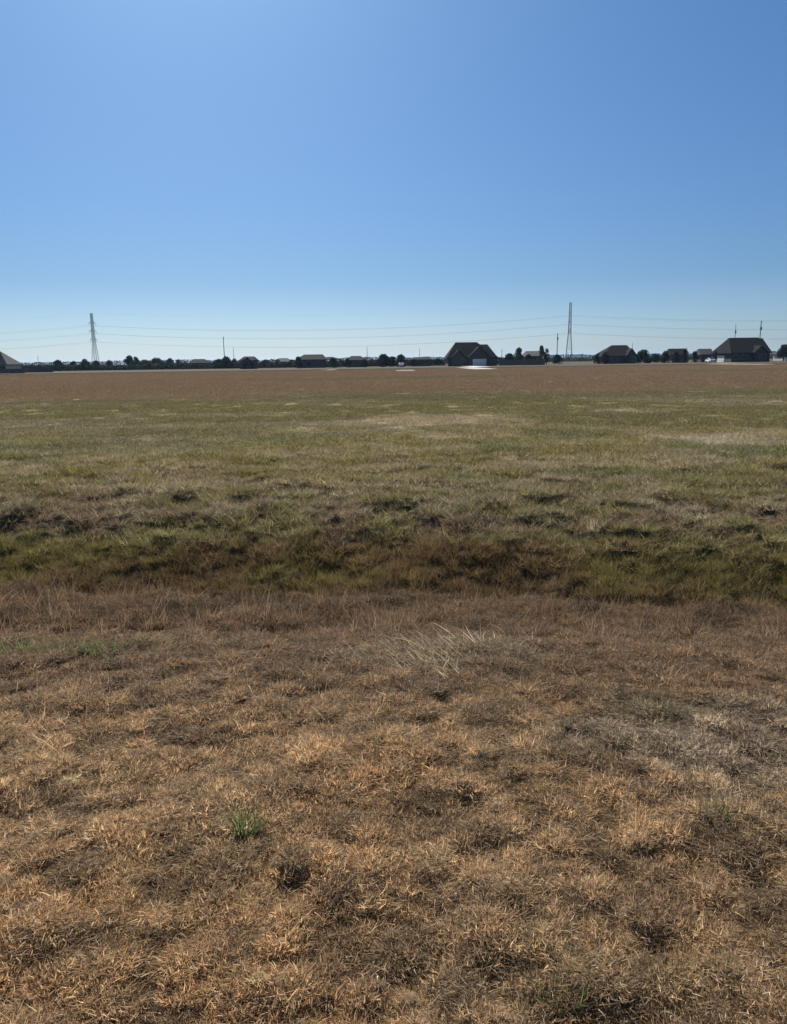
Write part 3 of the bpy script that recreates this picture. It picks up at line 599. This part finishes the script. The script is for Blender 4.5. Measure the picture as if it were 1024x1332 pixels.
# ------------------------------------------------------------------ parked cars
def car(px, D, rot, label):
    root = empty('parked_car', (X(px, D), D, FZ + .02), rot); tag(root, label, 'car', 'white cars parked by the far houses')
    prof = [(-2.2, .35), (-2.2, .75), (-2.1, .95), (-1.2, 1.02), (-.55, 1.42), (.9, 1.45), (1.7, 1.05), (2.2, .95), (2.25, .6), (2.2, .35)]
    b = MB(); n = len(prof); V = []
    for y_, k in ((-.85, .92), (-.8, 1), (.8, 1), (.85, .92)):
        for (a, z) in prof: V.append((a * (1 if abs(y_) < .82 else .985), y_ * (1 if z < 1.03 else .84), z if k == 1 else .35 + (z - .35) * .97))
    Fc = [tuple(range(n)), tuple(range(3 * n, 4 * n))[::-1]]
    for r_ in range(3):
        for i in range(n): j = (i + 1) % n; Fc.append((r_ * n + i, (r_ + 1) * n + i, (r_ + 1) * n + j, r_ * n + j))
    b.add(V, Fc); b.build('body', M['carwhite'], root)
    for s_ in (-1, 1):
        w = MB(); w.add([(-1.0, s_ * .80, 1.06), (1.45, s_ * .80, 1.06), (.82, s_ * .745, 1.36), (-.5, s_ * .745, 1.36)], [(0, 1, 2, 3)]); w.build('side_window', M['glass'], root)
        for x_ in (-1.4, 1.35):
            t = MB(); t.bar((x_, s_ * .68, .33), (x_, s_ * .90, .33), .33, 16); tt = t.build('wheel', M['rubber'], root)
            h = MB(); h.bar((x_, s_ * .86, .33), (x_, s_ * .915, .33), .2, 12); h.build('rim', M['steel'], tt)
        l = MB(); l.box((2.18, s_ * .62 - .15, .75), (2.27, s_ * .62 + .15, .87)); l.build('tail_light', M['lamp'], root)
        l = MB(); l.box((-2.24, s_ * .62 - .15, .65), (-2.17, s_ * .62 + .15, .78)); l.build('headlight', M['glass'], root)
    for nm, pts in (('windscreen', [(-1.15, -.62, 1.07), (-1.15, .62, 1.07), (-.62, .6, 1.40), (-.62, -.6, 1.40)]), ('rear_window', [(1.62, -.62, 1.12), (1.62, .62, 1.12), (1.0, .6, 1.42), (1.0, -.6, 1.42)])):
        w = MB(); w.add([(a + (-.03 if a < 0 else .03), b_, c + .03) for a, b_, c in pts], [(0, 1, 2, 3)]); w.build(nm, M['glass'], root)
car(522, 254, R(90), 'white car parked nose on under the dark upright round tree')
car(925, 240, R(90), 'white car parked between the low grey house and the biggest house')

# ------------------------------------------------------------------ air
hz = MB(); hz.box((-9500, -500, -6), (9500, 9500, 46)); hm = bpy.data.materials.new('haze_air'); hm.use_nodes = True
for n_ in list(hm.node_tree.nodes):
    if n_.type == 'BSDF_PRINCIPLED': hm.node_tree.nodes.remove(n_)
pv = hm.node_tree.nodes.new('ShaderNodeVolumePrincipled'); pv.inputs['Color'].default_value = (.42, .68, 1, 1); pv.inputs['Density'].default_value = HAZE; pv.inputs['Anisotropy'].default_value = .35
hm.node_tree.links.new(pv.outputs[0], hm.node_tree.nodes['Material Output'].inputs['Volume'])
tag(hz.build('haze', hm), kind='stuff')

# ------------------------------------------------------------------ light
EL, AZ = 40.0, -14.6
w = bpy.data.worlds.new('World'); scn.world = w; w.use_nodes = True; nt = w.node_tree; bg = nt.nodes['Background']
sky = nt.nodes.new('ShaderNodeTexSky'); sky.sky_type = 'NISHITA'; sky.sun_disc = False; sky.sun_elevation = R(EL); sky.sun_rotation = R(AZ)
sky.altitude = 0; sky.air_density = 1.0; sky.dust_density = .7; sky.ozone_density = 4.0
tcw = nt.nodes.new('ShaderNodeTexCoord'); sx = nt.nodes.new('ShaderNodeSeparateXYZ'); nt.links.new(tcw.outputs['Generated'], sx.inputs[0])
cr = nt.nodes.new('ShaderNodeValToRGB'); nt.links.new(sx.outputs['Z'], cr.inputs[0]); el_ = cr.color_ramp.elements
el_[0].position = 0; el_[0].color = (.68, .85, 1.16, 1); el_[1].position = .40; el_[1].color = (.475, .735, .96, 1)
e_ = el_.new(.10); e_.color = (.45, .63, .85, 1)
mm = nt.nodes.new('ShaderNodeVectorMath'); mm.operation = 'MULTIPLY'; nt.links.new(sky.outputs[0], mm.inputs[0]); nt.links.new(cr.outputs[0], mm.inputs[1])
nt.links.new(mm.outputs[0], bg.inputs[0]); bg.inputs[1].default_value = .05
sd = bpy.data.lights.new('sun', 'SUN'); sd.energy = 5.0; sd.angle = R(.53); sd.color = (1, .94, .86)
so = bpy.data.objects.new('sun', sd); col.objects.link(so)
v = Vector((math.sin(R(AZ)) * math.cos(R(EL)), math.cos(R(AZ)) * math.cos(R(EL)), math.sin(R(EL))))
so.rotation_euler = v.to_track_quat('Z', 'Y').to_euler(); so.location = v * 50
vs = scn.view_settings; vs.view_transform = 'Standard'; vs.look = 'None'; vs.exposure = .8; vs.gamma = 1
scn.cycles.max_bounces = 6; scn.cycles.diffuse_bounces = 2; scn.cycles.transmission_bounces = 4; scn.cycles.glossy_bounces = 2
scn.render.engine = 'CYCLES'
